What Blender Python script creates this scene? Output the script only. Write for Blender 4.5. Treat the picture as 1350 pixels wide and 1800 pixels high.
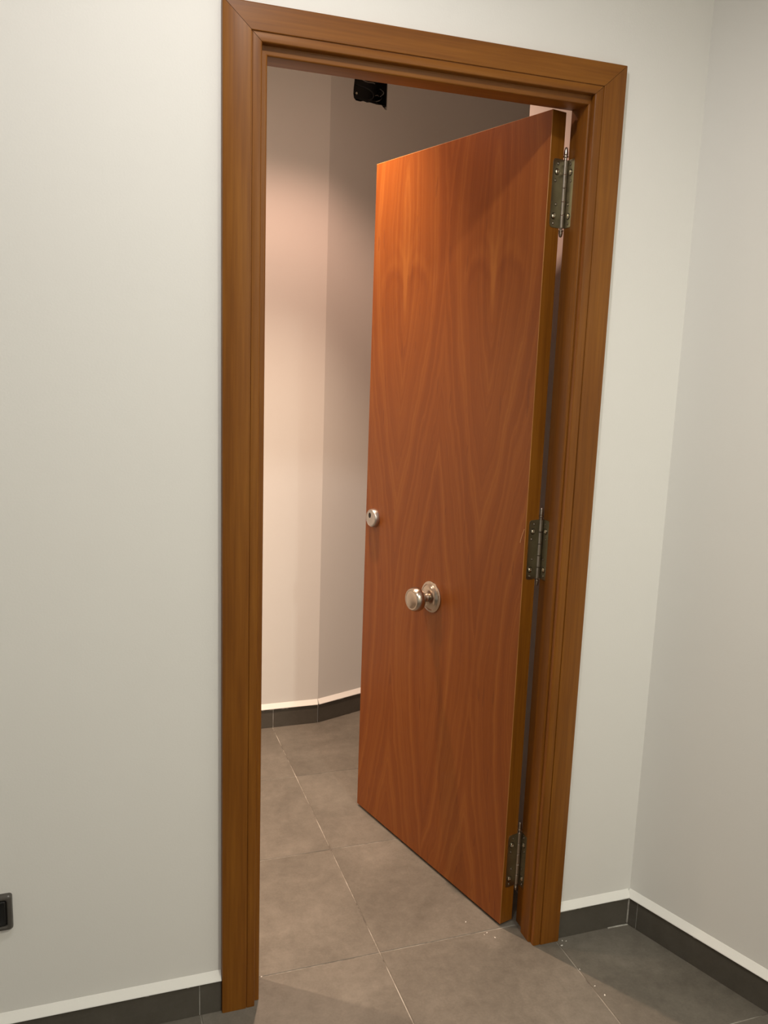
import bpy, bmesh, math, random
from mathutils import Vector, Matrix
from mathutils.geometry import tessellate_polygon

for o in list(bpy.data.objects):
    bpy.data.objects.remove(o, do_unlink=True)
S = bpy.context.scene
C = S.collection
random.seed(7)

# ------------------------------------------------------------------ camera
def make_camera():
    yaw, pitch, roll, f = 0.3340, -0.1779, 0.0349, 1477.4
    F = Vector((math.sin(yaw)*math.cos(pitch), math.cos(yaw)*math.cos(pitch), math.sin(pitch)))
    R = Vector((math.cos(yaw), -math.sin(yaw), 0))
    U = R.cross(F)
    R2 = R*math.cos(roll) + U*math.sin(roll)
    U2 = U*math.cos(roll) - R*math.sin(roll)
    cd = bpy.data.cameras.new('camera')
    cd.sensor_fit = 'VERTICAL'
    cd.sensor_height = 36.0
    cd.sensor_width = 27.0
    cd.lens = f/1800*36
    cd.clip_start = 0.02
    co = bpy.data.objects.new('camera', cd)
    C.objects.link(co)
    m = Matrix((R2, U2, -F)).transposed().to_4x4()
    m.translation = Vector((-0.2391, -1.7028, 1.4667))
    co.matrix_world = m
    S.camera = co
make_camera()

# ------------------------------------------------------------------ light
S.view_settings.view_transform = 'Standard'
S.view_settings.look = 'None'
S.view_settings.gamma = 1.0
S.view_settings.exposure = 0.0
S.view_settings.use_curve_mapping = False
w = bpy.data.worlds.new('world')
S.world = w
w.use_nodes = True
w.node_tree.nodes['Background'].inputs[0].default_value = (0.9, 0.95, 1.0, 1)
w.node_tree.nodes['Background'].inputs[1].default_value = 0.0

def spot(name, loc, col, watts, size, blend, rad):
    l = bpy.data.lights.new(name, 'SPOT')
    l.color = col
    l.energy = watts
    l.spot_size = math.radians(size)
    l.spot_blend = blend
    l.shadow_soft_size = rad
    o = bpy.data.objects.new(name, l)
    o.location = loc                       # points straight down
    C.objects.link(o)
    return o
# near room: one ceiling downlight and an added rear fill; hall: two (wide field and narrower beam from one reflector)
spot('ceiling_downlight_near', (0.02, -0.82, 2.58), (1.0, 0.93, 0.88), 21, 176, 0.5, 0.035)
spot('ceiling_downlight_near_field', (0.02, -0.82, 2.58), (1.0, 1.0, 0.94), 19, 166, 0.9, 0.035)
spot('rear_fill_light', (0.80, -1.90, 2.58), (1.0, 0.965, 0.82), 100, 165, 0.9, 0.05)  # unseen lamp added to brighten the right and front walls
spot('ceiling_downlight_hall', (0.335, 0.74, 2.58), (1.0, 0.58, 0.42), 34, 122, 0.45, 0.022)
spot('hall_upper_fill', (0.335, 0.74, 2.58), (1.0, 0.62, 0.48), 3, 170, 0.6, 0.03)  # weak wide spot added at the downlight to lift the upper hall walls
spot('ceiling_downlight_hall_beam', (0.335, 0.74, 2.58), (1.0, 0.725, 0.53), 182, 78, 1.0, 0.022)
spot('ceiling_downlight_hall_left', (-0.90, 0.80, 2.58), (1.0, 0.75, 0.55), 205, 96, 1.0, 0.03)

# ------------------------------------------------------------------ materials
def mat(name):
    m = bpy.data.materials.new(name)
    m.use_nodes = True
    nt = m.node_tree
    return m, nt, nt.nodes['Principled BSDF']
def N(nt, t, **kw):
    n = nt.nodes.new(t)
    for k, v in kw.items():
        if k.startswith('i_'):
            n.inputs[k[2:].replace('_', ' ')].default_value = v
        else:
            setattr(n, k, v)
    return n
def L(nt, a, b): nt.links.new(a, b)
def math_(nt, op, a, b=None, c=None):
    n = nt.nodes.new('ShaderNodeMath'); n.operation = op
    for i, v in enumerate((a, b, c)):
        if v is None: continue
        if isinstance(v, (int, float)): n.inputs[i].default_value = v
        else: nt.links.new(v, n.inputs[i])
    return n.outputs[0]
def ramp(nt, fac, stops):
    r = nt.nodes.new('ShaderNodeValToRGB')
    el = r.color_ramp.elements
    while len(el) < len(stops): el.new(0.5)
    for e, (p, c) in zip(el, stops):
        e.position = p; e.color = (*c, 1)
    nt.links.new(fac, r.inputs[0])
    return r.outputs[0]
def noise(nt, vec, scale, detail=3, rough=0.5, dist=0.0):
    n = N(nt, 'ShaderNodeTexNoise')
    n.inputs['Scale'].default_value = scale; n.inputs['Detail'].default_value = detail
    n.inputs['Roughness'].default_value = rough; n.inputs['Distortion'].default_value = dist
    L(nt, vec, n.inputs['Vector'])
    return n.outputs[0]
def mapping(nt, vec, scale=(1, 1, 1), loc=(0, 0, 0), rot=(0, 0, 0)):
    n = N(nt, 'ShaderNodeMapping')
    n.inputs['Scale'].default_value = scale; n.inputs['Location'].default_value = loc
    n.inputs['Rotation'].default_value = rot
    L(nt, vec, n.inputs['Vector'])
    return n.outputs[0]
def mixc(nt, fac, a, b, blend='MIX'):
    n = N(nt, 'ShaderNodeMix', data_type='RGBA', blend_type=blend)
    if isinstance(fac, (int, float)): n.inputs[0].default_value = fac
    else: L(nt, fac, n.inputs[0])
    for i, v in ((6, a), (7, b)):
        if isinstance(v, tuple): n.inputs[i].default_value = (*v, 1)
        else: L(nt, v, n.inputs[i])
    return n.outputs[2]
def bump(nt, bsdf, height, strength, dist):
    b = N(nt, 'ShaderNodeBump')
    b.inputs['Strength'].default_value = strength; b.inputs['Distance'].default_value = dist
    L(nt, height, b.inputs['Height']); L(nt, b.outputs[0], bsdf.inputs['Normal'])
def pos(nt): return N(nt, 'ShaderNodeNewGeometry').outputs['Position']
def objc(nt): return N(nt, 'ShaderNodeTexCoord').outputs['Object']

def plaster(name, col, rough=0.75):
    m, nt, b = mat(name)
    p = pos(nt)
    v = noise(nt, p, 1.7, 3)
    c = ramp(nt, v, [(0.3, tuple(x*0.985 for x in col)), (0.7, col)])
    L(nt, c, b.inputs['Base Color'])
    b.inputs['Roughness'].default_value = rough
    b.inputs['Specular IOR Level'].default_value = 0.25
    bump(nt, b, noise(nt, p, 260, 2), 0.06, 0.002)
    return m
M_WALL = plaster('white_wall_paint', (0.80, 0.79, 0.765))
M_CEIL = plaster('white_ceiling_paint', (0.82, 0.82, 0.80))
M_FILLET = plaster('white_plaster_bead', (0.86, 0.85, 0.82))

def wood(name, axis, dark, mid, light, rough=0.40):
    m, nt, b = mat(name)
    p = objc(nt)
    sc = [60.0, 60.0, 60.0]; sc['xyz'.index(axis)] = 1.6
    sc2 = [14.0, 14.0, 14.0]; sc2['xyz'.index(axis)] = 0.9
    fine = noise(nt, mapping(nt, p, tuple(sc)), 3.0, 4, 0.6)
    band = noise(nt, mapping(nt, p, tuple(sc2)), 2.0, 3, 0.55, 0.4)
    f = math_(nt, 'ADD', math_(nt, 'MULTIPLY', fine, 0.45), math_(nt, 'MULTIPLY', band, 0.55))
    c = ramp(nt, f, [(0.34, dark), (0.5, mid), (0.68, light)])
    L(nt, c, b.inputs['Base Color'])
    b.inputs['Roughness'].default_value = rough
    b.inputs['Specular IOR Level'].default_value = 0.3
    bump(nt, b, fine, 0.05, 0.0006)
    return m
WD = ((0.145, 0.046, 0.004), (0.198, 0.067, 0.0060), (0.252, 0.094, 0.010))
M_WOODZ = wood('varnished_wood_upright', 'z', *WD)
M_WOODX = wood('varnished_wood_cross', 'x', *WD)

M_ARRIS = wood('worn_veneer_arris', 'z', (0.26, 0.10, 0.02), (0.36, 0.16, 0.045), (0.46, 0.22, 0.07))
def veneer():
    m, nt, b = mat('red_brown_door_veneer')
    p = objc(nt)
    sep = N(nt, 'ShaderNodeSeparateXYZ'); L(nt, p, sep.inputs[0])
    x, z = sep.outputs[0], sep.outputs[2]
    # gentle wander of the grain
    wob = math_(nt, 'SUBTRACT', noise(nt, mapping(nt, p, (3.0, 1, 1.1)), 1.6, 2), 0.5)
    xs = math_(nt, 'ADD', x, math_(nt, 'MULTIPLY', wob, 0.03))
    # two flame columns, centred at x = .17 and .55
    u = math_(nt, 'DIVIDE', math_(nt, 'SUBTRACT', xs, 0.17), 0.38)
    fr = math_(nt, 'SUBTRACT', u, math_(nt, 'ROUND', u))
    au = math_(nt, 'ABSOLUTE', fr)                      # 0 at column centre, .5 between
    ua = math_(nt, 'SQRT', math_(nt, 'ADD', math_(nt, 'MULTIPLY', au, au), 0.00012))
    hz = math_(nt, 'COSINE', math_(nt, 'MULTIPLY', math_(nt, 'SUBTRACT', z, 1.80), 2.70))
    # the same leaf of veneer repeats in both columns, so the wander repeats too
    rep = N(nt, 'ShaderNodeCombineXYZ'); L(nt, fr, rep.inputs[0]); L(nt, z, rep.inputs[2])
    wob2 = math_(nt, 'SUBTRACT', noise(nt, mapping(nt, rep.outputs[0], (3.4, 1, 2.2)), 1.5, 3), 0.5)
    wob3 = math_(nt, 'SUBTRACT', noise(nt, mapping(nt, rep.outputs[0], (12, 1, 9)), 1.5, 3), 0.5)
    F = math_(nt, 'SUBTRACT', math_(nt, 'MULTIPLY', ua, 2.1), math_(nt, 'MULTIPLY', hz, 0.50))
    F = math_(nt, 'ADD', F, math_(nt, 'MULTIPLY', wob2, 0.25))
    F = math_(nt, 'ADD', F, math_(nt, 'MULTIPLY', wob3, 0.05))
    cmb = N(nt, 'ShaderNodeCombineXYZ'); L(nt, F, cmb.inputs[0])
    rings = noise(nt, cmb.outputs[0], 5.5, 5, 0.66)     # uneven growth rings along the same field
    fib = noise(nt, mapping(nt, p, (150, 150, 2.2)), 2.0, 3, 0.6)
    f = math_(nt, 'ADD', math_(nt, 'MULTIPLY', rings, 0.95), math_(nt, 'MULTIPLY', fib, 0.16))
    # heart figure of each flame: a forked streak and two rounded lobes
    zw = math_(nt, 'ADD', z, math_(nt, 'MULTIPLY', wob3, 0.05))
    aw = math_(nt, 'ADD', au, math_(nt, 'MULTIPLY', wob3, 0.05))
    fork = math_(nt, 'MAXIMUM', math_(nt, 'MULTIPLY', math_(nt, 'SUBTRACT', zw, 1.725), 1.25), 0.0)
    df = math_(nt, 'ABSOLUTE', math_(nt, 'SUBTRACT', aw, fork))
    sf = N(nt, 'ShaderNodeMapRange', interpolation_type='SMOOTHSTEP'); L(nt, df, sf.inputs[0])
    sf.inputs[1].default_value = 0.055; sf.inputs[2].default_value = 0.0
    dz = math_(nt, 'ABSOLUTE', math_(nt, 'SUBTRACT', zw, 1.71))
    sz = N(nt, 'ShaderNodeMapRange', interpolation_type='SMOOTHSTEP'); L(nt, dz, sz.inputs[0])
    sz.inputs[1].default_value = 0.15; sz.inputs[2].default_value = 0.03
    heart = math_(nt, 'MULTIPLY', sf.outputs[0], sz.outputs[0])
    ex = math_(nt, 'DIVIDE', math_(nt, 'SUBTRACT', aw, 0.15), 0.145)
    ez = math_(nt, 'DIVIDE', math_(nt, 'SUBTRACT', zw, 1.635), 0.10)
    el = math_(nt, 'SQRT', math_(nt, 'ADD', math_(nt, 'MULTIPLY', ex, ex), math_(nt, 'MULTIPLY', ez, ez)))
    de = math_(nt, 'SUBTRACT', el, 1.0)
    se = N(nt, 'ShaderNodeMapRange', interpolation_type='SMOOTHSTEP'); L(nt, math_(nt, 'ABSOLUTE', math_(nt, 'SUBTRACT', de, 0.10)), se.inputs[0])
    se.inputs[1].default_value = 0.28; se.inputs[2].default_value = 0.0
    si = N(nt, 'ShaderNodeMapRange', interpolation_type='SMOOTHSTEP'); L(nt, math_(nt, 'ABSOLUTE', math_(nt, 'ADD', de, 0.22)), si.inputs[0])
    si.inputs[1].default_value = 0.30; si.inputs[2].default_value = 0.0
    up = N(nt, 'ShaderNodeMapRange', interpolation_type='SMOOTHSTEP'); L(nt, ez, up.inputs[0])
    up.inputs[1].default_value = -0.2; up.inputs[2].default_value = 0.8
    lobes = math_(nt, 'MULTIPLY', math_(nt, 'SUBTRACT', se.outputs[0], si.outputs[0]), up.outputs[0])
    fig = math_(nt, 'ADD', math_(nt, 'MULTIPLY', heart, 0.115), math_(nt, 'MULTIPLY', lobes, 0.06))
    f = math_(nt, 'ADD', f, fig)
    broad = noise(nt, mapping(nt, p, (5, 1, 0.7)), 1.3, 2)
    f = math_(nt, 'ADD', f, math_(nt, 'MULTIPLY', math_(nt, 'SUBTRACT', broad, 0.5), 0.20))
    c = ramp(nt, f, [(0.34, (0.158, 0.036, 0.0045)), (0.54, (0.220, 0.060, 0.0080)), (0.78, (0.305, 0.104, 0.018))])
    # short dark pores
    pore = noise(nt, mapping(nt, p, (70, 70, 9)), 1.0, 1)
    pm = math_(nt, 'GREATER_THAN', pore, 0.705)
    c = mixc(nt, math_(nt, 'MULTIPLY', pm, 0.35), c, (0.12, 0.028, 0.008))
    L(nt, c, b.inputs['Base Color'])
    b.inputs['Roughness'].default_value = 0.42
    b.inputs['Specular IOR Level'].default_value = 0.32
    bump(nt, b, fib, 0.04, 0.0005)
    return m
M_VENEER = veneer()

def tile_mat(name, lo, mid, hi, rough, scale=1.0):
    m, nt, b = mat(name)
    p = pos(nt)
    rnd = N(nt, 'ShaderNodeObjectInfo').outputs['Random']
    off = N(nt, 'ShaderNodeCombineXYZ')
    L(nt, math_(nt, 'MULTIPLY', rnd, 37.0), off.inputs[0]); L(nt, math_(nt, 'MULTIPLY', rnd, 11.0), off.inputs[1])
    va = N(nt, 'ShaderNodeVectorMath', operation='ADD'); L(nt, p, va.inputs[0]); L(nt, off.outputs[0], va.inputs[1])
    q = va.outputs[0]
    a = noise(nt, q, 4.2*scale, 6, 0.62, 0.5)
    c2 = noise(nt, q, 34*scale, 5, 0.65, 0.2)
    c3 = noise(nt, q, 170*scale, 2, 0.6)
    f = math_(nt, 'ADD', math_(nt, 'MULTIPLY', a, 0.56), math_(nt, 'MULTIPLY', c2, 0.30))
    f = math_(nt, 'ADD', f, math_(nt, 'MULTIPLY', c3, 0.14))
    f = math_(nt, 'ADD', f, math_(nt, 'MULTIPLY', math_(nt, 'SUBTRACT', rnd, 0.5), 0.05))
    c = ramp(nt, f, [(0.34, lo), (0.5, mid), (0.66, hi)])
    L(nt, c, b.inputs['Base Color'])
    L(nt, math_(nt, 'ADD', math_(nt, 'MULTIPLY', c2, 0.18), rough-0.09), b.inputs['Roughness'])
    b.inputs['Specular IOR Level'].default_value = 0.35
    bump(nt, b, c2, 0.05, 0.0015)
    return m
M_TILE = tile_mat('grey_cement_floor_tile', (0.104, 0.092, 0.076), (0.147, 0.132, 0.110), (0.200, 0.180, 0.152), 0.55)

def bb_mat():
    m = tile_mat('dark_grey_skirting_tile', (0.075, 0.067, 0.055), (0.092, 0.082, 0.068), (0.110, 0.099, 0.083), 0.45)
    nt = m.node_tree; b = nt.nodes['Principled BSDF']
    src = b.inputs['Base Color'].links[0].from_socket
    p = pos(nt)
    sep = N(nt, 'ShaderNodeSeparateXYZ'); L(nt, p, sep.inputs[0])
    edge = math_(nt, 'GREATER_THAN', sep.outputs[2], 0.0745)
    sm = math_(nt, 'GREATER_THAN', noise(nt, mapping(nt, p, (26, 26, 60)), 1.0, 2), 0.61)
    c = mixc(nt, math_(nt, 'MULTIPLY', math_(nt, 'MULTIPLY', edge, sm), 0.6), src, (0.6, 0.58, 0.54))
    L(nt, c, b.inputs['Base Color'])
    return m
M_BB = bb_mat()

def grout_mat():
    m, nt, b = mat('worn_grout')
    p = pos(nt)
    c = ramp(nt, noise(nt, p, 7.0, 5, 0.7), [(0.40, (0.10, 0.085, 0.07)), (0.50, (0.26, 0.235, 0.20)), (0.64, (0.44, 0.41, 0.365))])
    L(nt, c, b.inputs['Base Color'])
    b.inputs['Roughness'].default_value = 0.9
    bump(nt, b, noise(nt, p, 300, 3), 0.3, 0.001)
    return m
M_GROUT = grout_mat()
def grout_light():
    m, nt, b = mat('pale_skirting_grout')
    p = pos(nt)
    c = ramp(nt, noise(nt, p, 60.0, 4, 0.6), [(0.35, (0.30, 0.28, 0.25)), (0.65, (0.52, 0.50, 0.46))])
    L(nt, c, b.inputs['Base Color'])
    b.inputs['Roughness'].default_value = 0.9
    return m
M_GROUTL = grout_light()
def plain(name, col, rough, metal=0.0, spec=0.5, nscale=None):
    m, nt, b = mat(name)
    b.inputs['Roughness'].default_value = rough
    b.inputs['Metallic'].default_value = metal
    b.inputs['Specular IOR Level'].default_value = spec
    v = noise(nt, objc(nt), nscale or 40, 3)
    c = ramp(nt, v, [(0.3, tuple(x*0.9 for x in col)), (0.7, tuple(min(1, x*1.06) for x in col))])
    L(nt, c, b.inputs['Base Color'])
    return m
M_NICKEL = plain('brushed_nickel', (0.50, 0.435, 0.37), 0.25, 1.0)
M_SATIN = plain('satin_chrome', (0.50, 0.48, 0.46), 0.36, 1.0)
M_HINGE = plain('aged_hinge_steel', (0.40, 0.365, 0.265), 0.33, 1.0)
M_PIN = plain('dark_bronzed_steel', (0.46, 0.40, 0.34), 0.28, 1.0)
M_RING = plain('dark_countersink', (0.10, 0.088, 0.062), 0.45, 1.0)
M_SCREW = plain('bright_screw_steel', (0.70, 0.64, 0.52), 0.2, 1.0)
M_BLACK = plain('black_plastic', (0.008, 0.008, 0.008), 0.4)
M_HOLE = plain('black_keyway', (0.003, 0.003, 0.003), 0.6)
M_GREYPL = plain('dark_grey_gloss_plastic', (0.075, 0.068, 0.060), 0.22)
M_WIRE_GREY = plain('grey_wire_sheath', (0.30, 0.28, 0.26), 0.5)
M_WIRE_BROWN = plain('brown_wire_sheath', (0.13, 0.045, 0.02), 0.5)
M_WIRE_BLACK = plain('black_wire_sheath', (0.012, 0.012, 0.014), 0.35)
M_ARRIS2 = plain('bare_scratched_wood', (0.62, 0.34, 0.16), 0.7)
M_SPECK = plain('white_paint_fleck', (0.75, 0.72, 0.68), 0.8)

# ------------------------------------------------------------------ helpers
def obj(name, bm, m, parent=None, loc=None, smooth=None):
    me = bpy.data.meshes.new(name)
    bm.normal_update()
    bm.to_mesh(me); bm.free()
    for mm in (m if isinstance(m, (list, tuple)) else [m]):
        me.materials.append(mm)
    if smooth:
        me.shade_smooth()
        me.set_sharp_from_angle(angle=math.radians(smooth))
    o = bpy.data.objects.new(name, me)
    C.objects.link(o)
    if parent: o.parent = parent
    if loc: o.location = loc
    return o
def empty(name, loc=(0, 0, 0), rz=0):
    o = bpy.data.objects.new(name, None)
    o.empty_display_size = 0.05
    C.objects.link(o)
    o.location = loc; o.rotation_euler = (0, 0, rz)
    return o
def tag(o, label, cat, group=None, kind=None):
    o['label'] = label; o['category'] = cat
    if group: o['group'] = group
    if kind: o['kind'] = kind
    return o
def box(x0, x1, y0, y1, z0, z1, bev=0.0, seg=1, bm=None):
    bm = bm or bmesh.new()
    r = bmesh.ops.create_cube(bm, size=1)
    for v in r['verts']:
        v.co = Vector((x0+(v.co.x+.5)*(x1-x0), y0+(v.co.y+.5)*(y1-y0), z0+(v.co.z+.5)*(z1-z0)))
    if bev:
        bmesh.ops.bevel(bm, geom=list({e for v in r['verts'] for e in v.link_edges}), offset=bev, segments=seg, affect='EDGES', profile=0.5)
    return bm
def extrude_poly(outer, holes, depth):
    """outline (list of 2-D points) with holes -> solid of given depth; local x, z in plane, y from 0 to depth"""
    bm = bmesh.new()
    loops = [outer] + holes
    tri = tessellate_polygon([[Vector((a, b, 0)) for a, b in lp] for lp in loops])
    flat = [p for lp in loops for p in lp]
    f = [bm.verts.new((a, 0, b)) for a, b in flat]
    k = [bm.verts.new((a, depth, b)) for a, b in flat]
    for t in tri:
        bm.faces.new([f[i] for i in t]); bm.faces.new([k[i] for i in reversed(t)])
    i0 = 0
    for lp in loops:
        n = len(lp)
        for i in range(n):
            a, b = i0+i, i0+(i+1) % n
            bm.faces.new((f[a], f[b], k[b], k[a]))
        i0 += n
    bmesh.ops.recalc_face_normals(bm, faces=bm.faces)
    return bm
def lathe(prof, seg=40, axis='y'):
    """profile [(r, h)] spun about the axis"""
    bm = bmesh.new()
    rings = []
    for r, h in prof:
        if r < 1e-6:
            rings.append([bm.verts.new((0, 0, h))]); continue
        rings.append([bm.verts.new((r*math.cos(2*math.pi*i/seg), r*math.sin(2*math.pi*i/seg), h)) for i in range(seg)])
    for A, B in zip(rings, rings[1:]):
        for i in range(seg):
            j = (i+1) % seg
            if len(A) == 1 and len(B) == 1: continue
            if len(A) == 1: bm.faces.new((A[0], B[j], B[i]))
            elif len(B) == 1: bm.faces.new((A[i], A[j], B[0]))
            else: bm.faces.new((A[i], A[j], B[j], B[i]))
    bmesh.ops.recalc_face_normals(bm, faces=bm.faces)
    if axis == 'y':
        bm.transform(Matrix.Rotation(-math.pi/2, 4, 'X'))
    elif axis == '-x':
        bm.transform(Matrix.Rotation(-math.pi/2, 4, 'Y'))
    elif axis == '-y':
        bm.transform(Matrix.Rotation(math.pi/2, 4, 'X'))
    return bm
def tube(pts, r, seg=8):
    bm = bmesh.new()
    rings = []
    for i, p in enumerate(pts):
        p = Vector(p)
        d = (Vector(pts[min(i+1, len(pts)-1)])-Vector(pts[max(i-1, 0)])).normalized()
        a = d.orthogonal().normalized() if i == 0 else (pa - d*pa.dot(d)).normalized()
        pa = a
        b = d.cross(a)
        rings.append([bm.verts.new(p+(a*math.cos(2*math.pi*k/seg)+b*math.sin(2*math.pi*k/seg))*r) for k in range(seg)])
    for A, B in zip(rings, rings[1:]):
        for k in range(seg):
            bm.faces.new((A[k], A[(k+1) % seg], B[(k+1) % seg], B[k]))
    bm.faces.new(rings[0][::-1]); bm.faces.new(rings[-1])
    bmesh.ops.recalc_face_normals(bm, faces=bm.faces)
    return bm
def smoothpath(pts, n=6):
    out = []
    P = [Vector(p) for p in pts]
    for i in range(len(P)-1):
        a, b, c, d = P[max(i-1, 0)], P[i], P[i+1], P[min(i+2, len(P)-1)]
        for k in range(n):
            t = k/n
            out.append(0.5*((2*b)+(c-a)*t+(2*a-5*b+4*c-d)*t*t+(3*b-a-3*c+d)*t**3))
    out.append(P[-1])
    return out
def loft(sections):
    """closed sections (same count) joined into a solid"""
    bm = bmesh.new()
    R = [[bm.verts.new(p) for p in s] for s in sections]
    n = len(R[0])
    for A, B in zip(R, R[1:]):
        for i in range(n):
            bm.faces.new((A[i], A[(i+1) % n], B[(i+1) % n], B[i]))
    bm.faces.new(R[0][::-1]); bm.faces.new(R[-1])
    bmesh.ops.recalc_face_normals(bm, faces=bm.faces)
    return bm

# ------------------------------------------------------------------ dimensions
WALL_T = 0.086                    # thickness of the wall that holds the door
CEIL = 2.62
OPEN_L, OPEN_R, OPEN_Z = 0.050, 0.826, 2.066
TA = 0.361                        # skew of the right wall and of the slanted hall wall
XR = 1.0862                       # corner of door wall and right wall
NL, NB = -1.95, -2.35             # left and back wall of the near room
FL, FY, FX = -1.5, 1.440, 0.5935  # hall: left wall, far wall, its corner
HX, HY = 0.890, 0.469             # hall: pier right of the door
S2 = math.sqrt(1+TA*TA)
d2 = Vector((1/S2, TA/S2, 0))     # along the slanted hall wall
W2L = 1.45
E2 = Vector((FX, FY, 0)) + d2*W2L
n2 = Vector((TA/S2, -1/S2, 0))

def struct(o, label, cat):
    return tag(o, label, cat, kind='structure')

# ------------------------------------------------------------------ floor
floor = obj('floor', box(NL-.1, 2.25, NB-.1, 2.25, -0.06, -0.0016), M_GROUT)
struct(floor, 'grey cement-look tiled floor running through the doorway', 'floor')
xs = [0.4065+0.4533*k for k in range(-6, 5)]
ys = [-2.735, -2.263, -1.791, -1.319, -0.848, -0.377, 0.0715, 0.5425, 1.0129, 1.484, 1.955, 2.3]
tile_cache = {}
for i in range(len(xs)-1):
    for j in range(len(ys)-1):
        x0, x1 = max(xs[i], NL-.08), min(xs[i+1], 2.22)
        y0, y1 = max(ys[j], NB-.08), min(ys[j+1], 2.22)
        if x1-x0 < .02 or y1-y0 < .02: continue
        wd, hd = round(x1-x0-.0027, 4), round(y1-y0-.0027, 4)
        if (wd, hd) not in tile_cache:
            o = obj('tile', box(-wd/2, wd/2, -hd/2, hd/2, -0.008, 0, .0011), M_TILE, floor)
            tile_cache[(wd, hd)] = o.data
        else:
            o = bpy.data.objects.new('tile', tile_cache[(wd, hd)]); C.objects.link(o); o.parent = floor
        o.location = ((x0+x1)/2, (y0+y1)/2, 0)

# ------------------------------------------------------------------ walls
struct(obj('wall_front', extrude_poly([(NL, 0), (OPEN_L, 0), (OPEN_L, OPEN_Z), (OPEN_R, OPEN_Z), (OPEN_R, 0), (XR+.12, 0), (XR+.12, CEIL), (NL, CEIL)], [], WALL_T), M_WALL),
       'white painted wall that holds the wooden doorway', 'wall')
def slab(name, a, b, nrm, label, th=0.1, z1=CEIL):
    """upright wall slab with its face on a-b, its body away from nrm"""
    a, b, nrm = Vector((*a, 0)), Vector((*b, 0)), Vector((*nrm, 0)).normalized()
    q = [a, b, b-nrm*th, a-nrm*th]
    o = obj(name, loft([[p for p in q], [p+Vector((0, 0, z1)) for p in q]]), M_WALL)
    return struct(o, label, 'wall')
nr = Vector((-1, -TA)).normalized()
slab('wall_right', (XR, 0), (XR+TA*2.5, -2.5), nr, 'pale wall at the right of the doorway, slanting towards the viewer')
slab('wall_left', (NL, NB), (NL, 0), (1, 0), 'white painted wall at the left of the near room')
slab('wall_back', (NL, NB), (XR+TA*2.5, NB), (0, 1), 'white painted wall behind the viewer')
slab('wall_hall_far', (FL, FY), (FX, FY), (0, -1), 'pinkish lit hall wall straight ahead through the doorway')
slab('wall_hall_left', (FL, WALL_T), (FL, FY), (1, 0), 'white painted wall at the left end of the hall')
slab('wall_hall_end', (E2.x, E2.y), (E2.x+.5, .4), (-1, -.3), 'white painted wall at the right end of the hall')
pier = obj('wall_hall_pier', box(HX, 2.2, WALL_T, HY, 0, CEIL), M_WALL)
struct(pier, 'bright pink lit wall seen over and behind the door', 'wall')

# slanted hall wall with the ragged hole of the junction box
hx0, hx1, hz0, hz1 = 0.102, 0.259, 2.405, 2.565
hole = [(hx0, hz1), (hx1, hz1), (hx1+.001, 2.45), (hx1, hz0-.004), (hx1-.010, hz0-.003), (hx1-.026, hz0+.009), (hx1-.05, hz0+.006),
        (hx0+.075, hz0+.007), (hx0+.06, hz0+.004), (hx0+.045, hz0+.006), (hx0+.03, hz0+.001), (hx0+.010, hz0+.001), (hx0+.001, hz0+.008), (hx0-.002, hz0+.022), (hx0-.001, hz0+.045), (hx0+.002, hz0+.068)]
wh = obj('wall_hall_slanted', extrude_poly([(0, 0), (W2L, 0), (W2L, CEIL), (0, CEIL)], [hole], 0.1), M_WALL)
wh.location = (FX, FY, 0)
wh.rotation_euler = (0, 0, math.atan2(TA, 1))
struct(wh, 'shaded slanted hall wall beside the free edge of the door', 'wall')

struct(obj('ceiling', box(NL-.1, 2.25, NB-.1, 2.25, CEIL, CEIL+.08), M_CEIL), 'white painted ceiling over both rooms', 'ceiling')

# ------------------------------------------------------------------ skirting
BB_T, BB_H, FIL = 0.009, 0.079, 0.020
def skirting(name, a, b, nrm, joints, label, fillet_ext=(0, 0)):
    """dark skirting tiles cut at joints (distances from a), white plaster bead on top"""
    a, b = Vector((*a, 0)), Vector((*b, 0)); nrm = Vector((*nrm, 0)).normalized()
    d = (b-a); ln = d.length; d.normalize()
    root = empty(name, a)
    struct(root, label, 'skirting')
    def sect(s, prof): return [d*s + nrm*y + Vector((0, 0, z)) for y, z in prof]
    g = [(0, 0), (.0076, 0), (.0076, BB_H-.001), (0, BB_H-.001)]
    obj('grout', loft([sect(0.001, g), sect(ln-.001, g)]), M_GROUTL, root)
    cuts = [0] + list(joints) + [ln]
    t = [(.004, .0005), (BB_T, .0005), (BB_T, BB_H-.001), (BB_T-.001, BB_H), (.004, BB_H)]
    for s0, s1 in zip(cuts, cuts[1:]):
        g0 = .0012 if s0 > 0 else 0.0004
        g1 = .0012 if s1 < ln else 0.0004
        obj('skirting_tile', loft([sect(s0+g0, t), sect(s1-g1, t)]), M_BB, root)
    fl = [(0, BB_H), (BB_T+.0035, BB_H), (BB_T+.0045, BB_H+.0012), (BB_T+.0038, BB_H+.0032), (.0066, BB_H+FIL*.58), (0.0006, BB_H+FIL), (0, BB_H+FIL)]
    obj('plaster_bead', loft([sect(fillet_ext[0], fl), sect(ln-fillet_ext[1], fl)]), M_FILLET, root)
    return root
skirting('baseboard_front_left', (NL+.01, 0), (-0.0008, 0), (0, -1), [(-.049-.4533*k)-(NL+.01) for k in (3, 2, 1, 0)], 'dark tile skirting with white bead left of the door casing')
bfr = skirting('baseboard_front_right', (0.8672, 0), (XR-.006, 0), (0, -1), [], 'short dark tile skirting between door casing and room corner')
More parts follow.
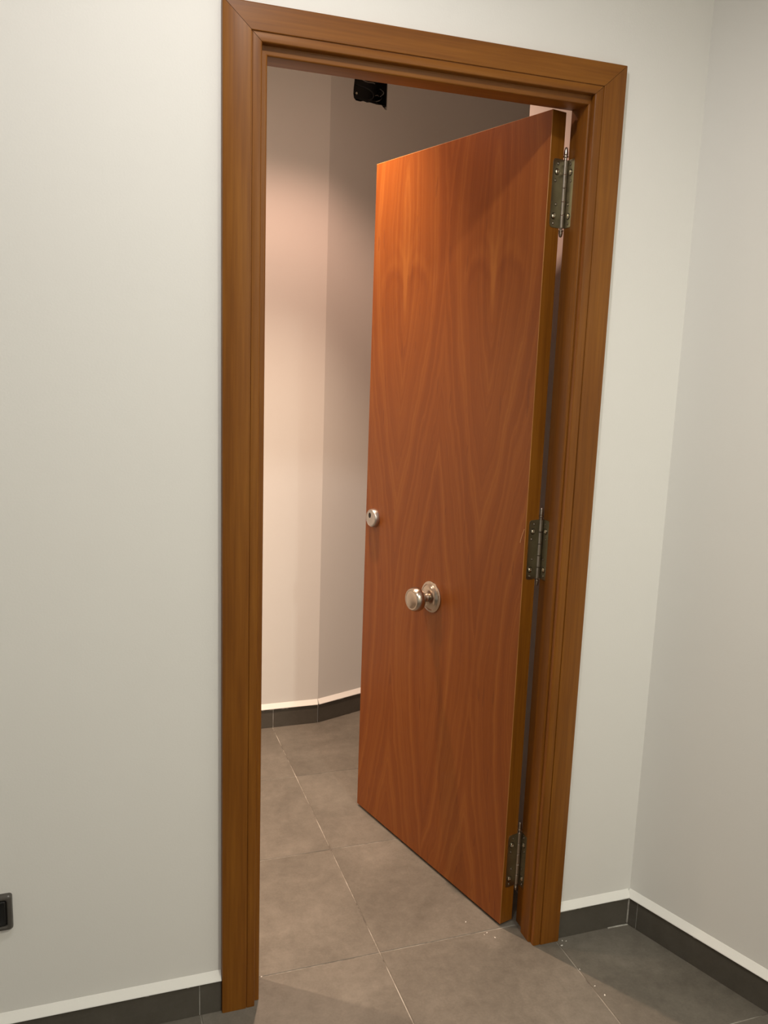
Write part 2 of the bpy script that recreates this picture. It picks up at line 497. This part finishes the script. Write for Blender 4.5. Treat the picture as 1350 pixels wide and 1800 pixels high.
# smear of grout down the corner and on the floor at its foot
cx = 1.0790-0.8672
obj('corner_grout', tube([(cx+.0004, -.0095, .0765), (cx, -.0098, .05), (cx-.0003, -.0100, .02), (cx-.0008, -.0104, .006)], .0023, 8), M_GROUTL, bfr, smooth=60)
obj('grout_smear', tube(smoothpath([(cx-.060, -.0105, .0002), (cx-.035, -.0110, .0006), (cx-.015, -.0125, .0012), (cx+.0005, -.0130, .0012)], 4), .0021, 8), M_GROUTL, bfr, smooth=60)
drr = Vector((TA, -1)).normalized()
skirting('baseboard_right', (XR, 0), (XR+drr.x*2.3, drr.y*2.3), nr, [0.033, 0.49, 0.95, 1.41, 1.87], 'long dark tile skirting running along the right wall')
skirting('baseboard_hall_far', (FL+.01, FY), (FX-.002, FY), (0, -1), [(0.408-.4533*k)-(FL+.01) for k in (3, 2, 1, 0)], 'dark tile skirting with white bead on the lit hall wall')
skirting('baseboard_hall_slanted', (FX, FY), (E2.x, E2.y), (TA, -1), [0.46, 0.92, 1.38], 'dark tile skirting on the slanted hall wall by the door edge')

# ------------------------------------------------------------------ door frame
H, W = 2.11, 0.8662
frame = empty('trim_1', (0.433, 0, 0))
struct(frame, 'varnished brown wooden door frame with grooved casing', 'door frame')
FO = Vector((0.433, 0, 0))
def casing_profile(wd):
    k = wd/0.074
    P = [(0, 0), (0, .0155), (.0008, .0172), (.0026, .018), (.0525, .018), (.0535, .0175), (.0540, .0150), (.0556, .0148), (.0562, .0165), (.0575, .0168),
         (.0700, .0167), (.0722, .0162), (.0735, .0150), (.0740, .0130), (.0740, .006), (.074, 0)]
    return [(a*k, b) for a, b in P]
WS, WH = 0.074, 0.066
def z_mitre(wv): return H - wv*(WH/WS)
pl = casing_profile(WS)
o_shift = lambda pts: [Vector(p)-FO for p in pts]
obj('casing_left', loft([o_shift([(a, -b, 0.0005) for a, b in pl]), o_shift([(a, -b, z_mitre(a)-.0005) for a, b in pl])]), M_WOODZ, frame, smooth=25).name = 'casing'
obj('casing', loft([o_shift([(W-a, -b, 0.0005) for a, b in pl]), o_shift([(W-a, -b, z_mitre(a)-.0005) for a, b in pl])]), M_WOODZ, frame, smooth=25)
ph = casing_profile(WH)
obj('casing', loft([o_shift([(a*(WS/WH)+.0005, -b, H-a) for a, b in ph]), o_shift([(W-a*(WS/WH)-.0005, -b, H-a) for a, b in ph])]), M_WOODX, frame, smooth=25)
# jambs with rebate: profile in (w from wall side towards the opening, y)
JL, JR, JH, RB, YS = 0.087, 0.787, 2.026, 0.010, 0.043
def jamb_prof(inner, outer, sgn):
    """points (x, y); sgn +1 if the opening lies towards +x"""
    P = [(outer, 0.0), (inner-sgn*.0034, 0.0), (inner-sgn*.0016, .0005), (inner-sgn*.0005, .0016), (inner, .0034),
         (inner, YS-.001), (inner-sgn*.001, YS), (inner-sgn*RB, YS), (inner-sgn*RB, WALL_T), (outer, WALL_T)]
    return P
for inner, outer, sg in ((JL, OPEN_L, 1), (JR, OPEN_R, -1)):
    P = jamb_prof(inner, outer, sg)
    obj('jamb', loft([o_shift([(a, b, 0.0005) for a, b in P]), o_shift([(a, b, OPEN_Z if (a-inner)*sg < -.0301 else JH + max(0, (inner-a)*sg)) for a, b in P])]), M_WOODZ, frame, smooth=30)
P = jamb_prof(JH, OPEN_Z, -1)     # z instead of x
def hx(z, side):
    e = max(0, z-JH)
    return (JL - min(e, .037) if side < 0 else JR + min(e, .039))
obj('head_jamb', loft([o_shift([(hx(z, -1), b, z) for z, b in P]), o_shift([(hx(z, 1), b, z) for z, b in P])]), M_WOODX, frame, smooth=30)

# ------------------------------------------------------------------ door leaf
TH = math.radians(75.15)
DL, DT, DZ0, DZ1 = 0.718, 0.0427, 0.0076, 2.031
P0 = Vector((0.7427, 0.0747, 0))
door = empty('door_1', P0, math.pi-TH)
tag(door, 'open reddish brown wooden door with a round knob in its middle', 'door', kind='structure')
DM = Matrix.Translation(P0) @ Matrix.Rotation(math.pi-TH, 4, 'Z')
DI = DM.inverted()
bm = box(0, DL, -DT, 0, DZ0, DZ1, .0011)
bm.faces.ensure_lookup_table()
bm.normal_update()
for f in bm.faces:
    f.material_index = 0 if abs(f.normal.y) > .9 else (1 if max(abs(f.normal.x), abs(f.normal.z)) > .9 else 2)
obj('door_leaf', bm, [M_VENEER, M_WOODZ, M_ARRIS], door)

# knob on its rose
knob_at = (0.362, 0.0, 0.814)
rose = [(0, 0), (.0445, 0), (.0450, .0015), (.0445, .0035), (.0425, .0048), (.0395, .0050), (.0380, .0058), (.0360, .0085), (.0320, .0125), (.0260, .0155), (.0200, .0168), (.0150, .0172), (.0132, .0180), (0, .0180)]
ro = obj('knob_rose', lathe(rose, 48), M_NICKEL, door, knob_at, smooth=40)
neck = [(0, .017), (.0130, .017), (.0126, .020), (.0112, .024), (.0108, .030), (.0115, .032), (.0140, .0345), (.0215, .0365), (.0290, .0405), (.0332, .0460), (.0348, .0525), (.0345, .0590), (.0325, .0650), (.0300, .0695), (.0288, .0705), (.0275, .0707), (.0245, .0702), (.0225, .0712), (.0150, .0730), (0, .0736)]
kb = obj('knob', lathe(neck, 48), M_NICKEL, door, knob_at, smooth=32)
# cylinder lock escutcheon
lk_at = (0.668, 0.0, 0.988)
lk = [(0, 0), (.0285, 0), (.0288, .002), (.0275, .011), (.0262, .0140), (.0250, .0150), (.0238, .0153), (.0232, .0145), (.0226, .0152), (0, .0156)]
lo = obj('lock_escutcheon', lathe(lk, 40), M_SATIN, door, lk_at, smooth=35)
bm = lathe([(0, 0), (.0062, 0), (.0062, .0010), (.0052, .0012), (0, .0012)], 20)
bm.transform(Matrix.Diagonal((1, 1, 1.35, 1)))
obj('keyway', bm, M_HOLE, lo, (0.004, 0.0152, 0.0085), smooth=40)

# light scratch beside the middle hinge
scr = [(.004, .0003, 1.076), (.008, .0003, 1.066), (.013, .0003, 1.052), (.016, .0003, 1.040)]
obj('scratch', tube(smoothpath(scr, 4), .0006, 6), M_ARRIS2, door)
# hinges: pin axis just off the rear corner of the leaf
PIN = Vector((0.7905, 0.0880, 0))
pin_l = DI @ PIN
def rounded_plate(w_, h_, r_, th):
    """plate in local (a: 0..w away from the pin, z: -h/2..h/2), outer corners rounded; returns outline"""
    pts = [(0, -h_/2)]
    for cx, cz, a0 in ((w_-r_, -h_/2+r_, -90), (w_-r_, h_/2-r_, 0)):
        for k in range(6):
            an = math.radians(a0+18*k)
            pts.append((cx+r_*math.cos(an), cz+r_*math.sin(an)))
    pts.append((0, h_/2))
    return pts
def plate(out, th):
    return extrude_poly(out, [], th)
HH = 0.149
big = [(.019, .046), (.021, -.050)]
small = [(.016, .064), (.022, .027), (.016, -.024), (.021, -.066)]
def dome(r, h): return [(0, -.0005), (r*1.32, -.0005), (r*1.32, .0002), (r*1.28, .0005), (r*1.0, .0002), (r*.95, h*.5), (r*.7, h*.85), (r*.25, h), (.0004, h*.55), (0, h*.5)]
def screw_bm(r, h):
    """domed head in a dark countersink ring"""
    bm = lathe(dome(r, h), 20, '-x')
    for f in bm.faces:
        if max(math.hypot(v.co.y, v.co.z) for v in f.verts) > r*1.1: f.material_index = 1
    return bm
for hz in (1.8555, 1.0230, 0.1850):
    # barrel of five knuckles is the hinge itself
    bm = bmesh.new()
    seg = [(-.074, -.0462), (-.0452, -.0166), (-.0156, .0130), (.0140, .0426), (.0436, .074)]
    for a, b in seg:
        t = lathe([(0, a), (.0050, a), (.0060, a+.0007), (.0060, b-.0007), (.0050, b), (0, b)], 20, 'z')
        me = bpy.data.meshes.new('tmp'); t.to_mesh(me); t.free(); bm.from_mesh(me); bpy.data.meshes.remove(me)
    hg = obj('hinge', bm, M_PIN, door, (pin_l.x, pin_l.y, hz), smooth=35)
    for s in (1, -1):
        fp = [(0, .074), (.0040, .074), (.0034, .0765), (.0030, .079), (.0056, .0800), (.0062, .0820), (.0056, .0842), (.0040, .0852), (.0052, .0868), (.0050, .0905), (.0038, .0985), (.0028, .1015), (.0010, .1030), (0, .1032)]
        if s < 0: fp = [(r, .074+(h-.074)*.70) for r, h in fp]
        bm = lathe(fp, 20, 'z')
        if s < 0:
            bm.transform(Matrix.Rotation(math.pi, 4, 'X'))
        obj('finial', bm, M_PIN, hg, smooth=35)
    # plate on the leaf's hinge edge (plane local x = 0, from y = -DT towards 0)
    w1 = .0325
    bm = plate(rounded_plate(w1, HH, .008, .0016), .0016)      # x: along, y: thickness, z
    mm = Matrix(((0, -1, 0, 0), (1, 0, 0, 0), (0, 0, 1, 0), (0, 0, 0, 1)))   # x->+y, y->-x
    bm.transform(mm)
    bm.transform(Matrix.Translation((0.0004-pin_l.x, -DT-.0006-pin_l.y, 0)))
    pd = obj('hinge_plate', bm, M_HINGE, hg, smooth=30)
    for lst, r, h in ((big, .0058, .0030), (small, .0027, .0012)):
        for a, z in lst:
            obj('screw', screw_bm(r, h), [M_SCREW if r > .004 else M_PIN, M_RING], hg, (-0.0013-pin_l.x, -DT+a-pin_l.y, z), smooth=35)
    # plate on the jamb rebate (world plane x = JR + RB)
    w2 = .0330
    bm = plate(rounded_plate(w2, HH, .008, .0016), .0016)
    mw = Matrix(((0, -1, 0, JR+RB+.0004), (-1, 0, 0, .0870), (0, 0, 1, hz), (0, 0, 0, 1)))  # along -> -Y, thickness -> -X
    hm_inv = Matrix.Translation((-pin_l.x, -pin_l.y, -hz)) @ DI
    bm.transform(hm_inv @ mw)
    bmesh.ops.recalc_face_normals(bm, faces=bm.faces)
    obj('hinge_plate', bm, M_HINGE, hg, smooth=30)
    for lst, r, h in ((big, .0058, .0030), (small, .0027, .0012)):
        for a, z in lst:
            bm = screw_bm(r, h)
            bm.transform(hm_inv.to_3x3().to_4x4())
            o = obj('screw', bm, [M_SCREW if r > .004 else M_PIN, M_RING], hg, smooth=35)
            o.location = hm_inv @ Vector((JR+RB-.0012, .0870-a+.003, hz+z))

# ------------------------------------------------------------------ open junction box in the slanted wall
ax = d2; back = -n2
jo = Vector((FX, FY, 0))
jb = empty('junction_box', jo+d2*((hx0+hx1)/2)+Vector((0, 0, hz0)), math.atan2(TA, 1))
tag(jb, 'open black electrical box with loose wires, set in the hall wall near the ceiling', 'junction box')
hw = (hx1-hx0)/2 - .001; hh = hz1-hz0-.002; th = .003; dp = .06
bm = bmesh.new()
box(-hw, -hw+th, .002, dp, .009, hh, bm=bm); box(hw-th, hw, .002, dp, .009, hh, bm=bm)
box(-hw, hw, .004, dp, .009, .009+th, bm=bm); box(-hw, hw, .002, dp, hh-th, hh, bm=bm)
box(-hw, hw, dp-th, dp, .009, hh, bm=bm)
obj('box_body', bm, M_BLACK, jb)
wires = [
    (M_WIRE_GREY, .0016, [(-.062, .035, .105), (-.050, .016, .098), (-.035, .010, .083), (-.010, .009, .078), (.015, .012, .082), (.04, .03, .088)]),
    (M_WIRE_BROWN, .0022, [(-.055, .040, .150), (-.050, .014, .125), (-.046, .010, .105), (-.030, .012, .095), (-.01, .030, .10)]),
    (M_WIRE_BROWN, .0022, [(-.040, .040, .150), (-.036, .014, .122), (-.020, .010, .108), (.01, .012, .112), (.05, .03, .12)]),
    (M_WIRE_BLACK, .0024, [(-.05, .045, .07), (-.02, .016, .060), (.012, .010, .050), (.022, .012, .034), (.010, .02, .022), (-.02, .035, .02)]),
    (M_WIRE_GREY, .0013, [(.066, .030, .075), (.067, .010, .060), (.065, .008, .052), (.060, .02, .044)]),
    (M_WIRE_BLACK, .0024, [(-.02, .04, .025), (.012, .012, .018), (.036, .008, .020), (.056, .009, .032), (.066, .02, .045)]),
    (M_WIRE_GREY, .0010, [(.008, .018, .0185), (.030, .0065, .0185), (.048, .006, .026), (.060, .012, .036)]),
    (M_WIRE_GREY, .0010, [(.030, .012, .040), (.038, .007, .042), (.046, .012, .041)]),
]
for m_, r_, pts in wires:
    obj('wire', tube(smoothpath(pts, 5), r_, 8), m_, jb, smooth=60)
for px, pz in ((-.058, .030), (.064, .055)):
    bm = lathe([(0, 0), (.0045, 0), (.0048, .001), (.0046, .004), (.0030, .0048), (0, .0050)], 16, '-y')
    obj('screw_boss', bm, M_SCREW if px < 0 else M_BLACK, jb, (px, .014, pz), smooth=40)
    bm = lathe([(0, 0), (.0065, 0), (.0065, .046), (0, .046)], 12, '-y')
    bm.transform(Matrix.Diagonal((1, -1, 1, 1))); bmesh.ops.recalc_face_normals(bm, faces=bm.faces)
    obj('screw_post', bm, M_BLACK, jb, (px, .0135, pz), smooth=40)

# ------------------------------------------------------------------ wall plate at the left edge of the photograph
def rrect(x0, x1, z0, z1, r, n=6):
    pts = []
    for cx, cz, a0 in ((x1-r, z0+r, -90), (x1-r, z1-r, 0), (x0+r, z1-r, 90), (x0+r, z0+r, 180)):
        for k in range(n+1):
            an = math.radians(a0+90*k/n)
            pts.append((cx+r*math.cos(an), cz+r*math.sin(an)))
    return pts
wp = empty('wall_plate', (-0.4645, 0, 0.2935))
tag(wp, 'dark grey electrical wall plate with black insert, low on the left wall', 'wall plate')
pw, phh = 0.041, 0.079
secs = []
for inset, y, r in ((0, 0, .006), (0, -.005, .006), (.0012, -.0085, .006), (.0035, -.0108, .006), (.0075, -.0115, .0055), (.0095, -.0108, .005), (.0105, -.0090, .0045), (.0110, -.004, .0042)):
    secs.append([(a, y, b) for a, b in rrect(-pw+inset, pw-inset, inset, phh-inset, r)])
bm = bmesh.new()
R = [[bm.verts.new(p) for p in s] for s in secs]
n_ = len(R[0])
for A, B in zip(R, R[1:]):
    for i in range(n_):
        bm.faces.new((A[i], A[(i+1) % n_], B[(i+1) % n_], B[i]))
bm.faces.new(R[-1])
bmesh.ops.recalc_face_normals(bm, faces=bm.faces)
obj('plate_frame', bm, M_GREYPL, wp, smooth=50)
secs = []
for inset, y, r in ((.0122, -.004, .004), (.0122, -.0088, .004), (.0128, -.0098, .004), (.0145, -.0102, .0035), (.0152, -.0096, .003)):
    secs.append([Vector((a, y, b)) for a, b in rrect(-pw+inset, pw-inset, inset, phh-inset, r)])
obj('insert', loft(secs), M_BLACK, wp, smooth=50)

# ------------------------------------------------------------------ small flecks of paint on the floor
bm = bmesh.new()
for x, y, r in ((.664, .118, .0022), (.700, .063, .0020), (.712, .040, .0022), (.106, .071, .0018), (.863, -.125, .0022), (.874, -.218, .0026), (.868, -.185, .0018),
                (.690, .058, .0014), (.865, -.036, .003), (.876, -.020, .0022), (.885, -.024, .0018)):
    v = bmesh.ops.create_icosphere(bm, subdivisions=1, radius=r)['verts']
    a = random.random()*3
    for q in v:
        cx, cy = q.co.x*1.3, q.co.y*.7
        q.co = Vector((x+cx*math.cos(a)-cy*math.sin(a), y+cx*math.sin(a)+cy*math.cos(a), q.co.z*.35+r*.33))
fk = obj('paint_flecks', bm, M_SPECK)
tag(fk, 'tiny white paint flecks scattered on the tiles by the doorway', 'paint flecks', kind='stuff')
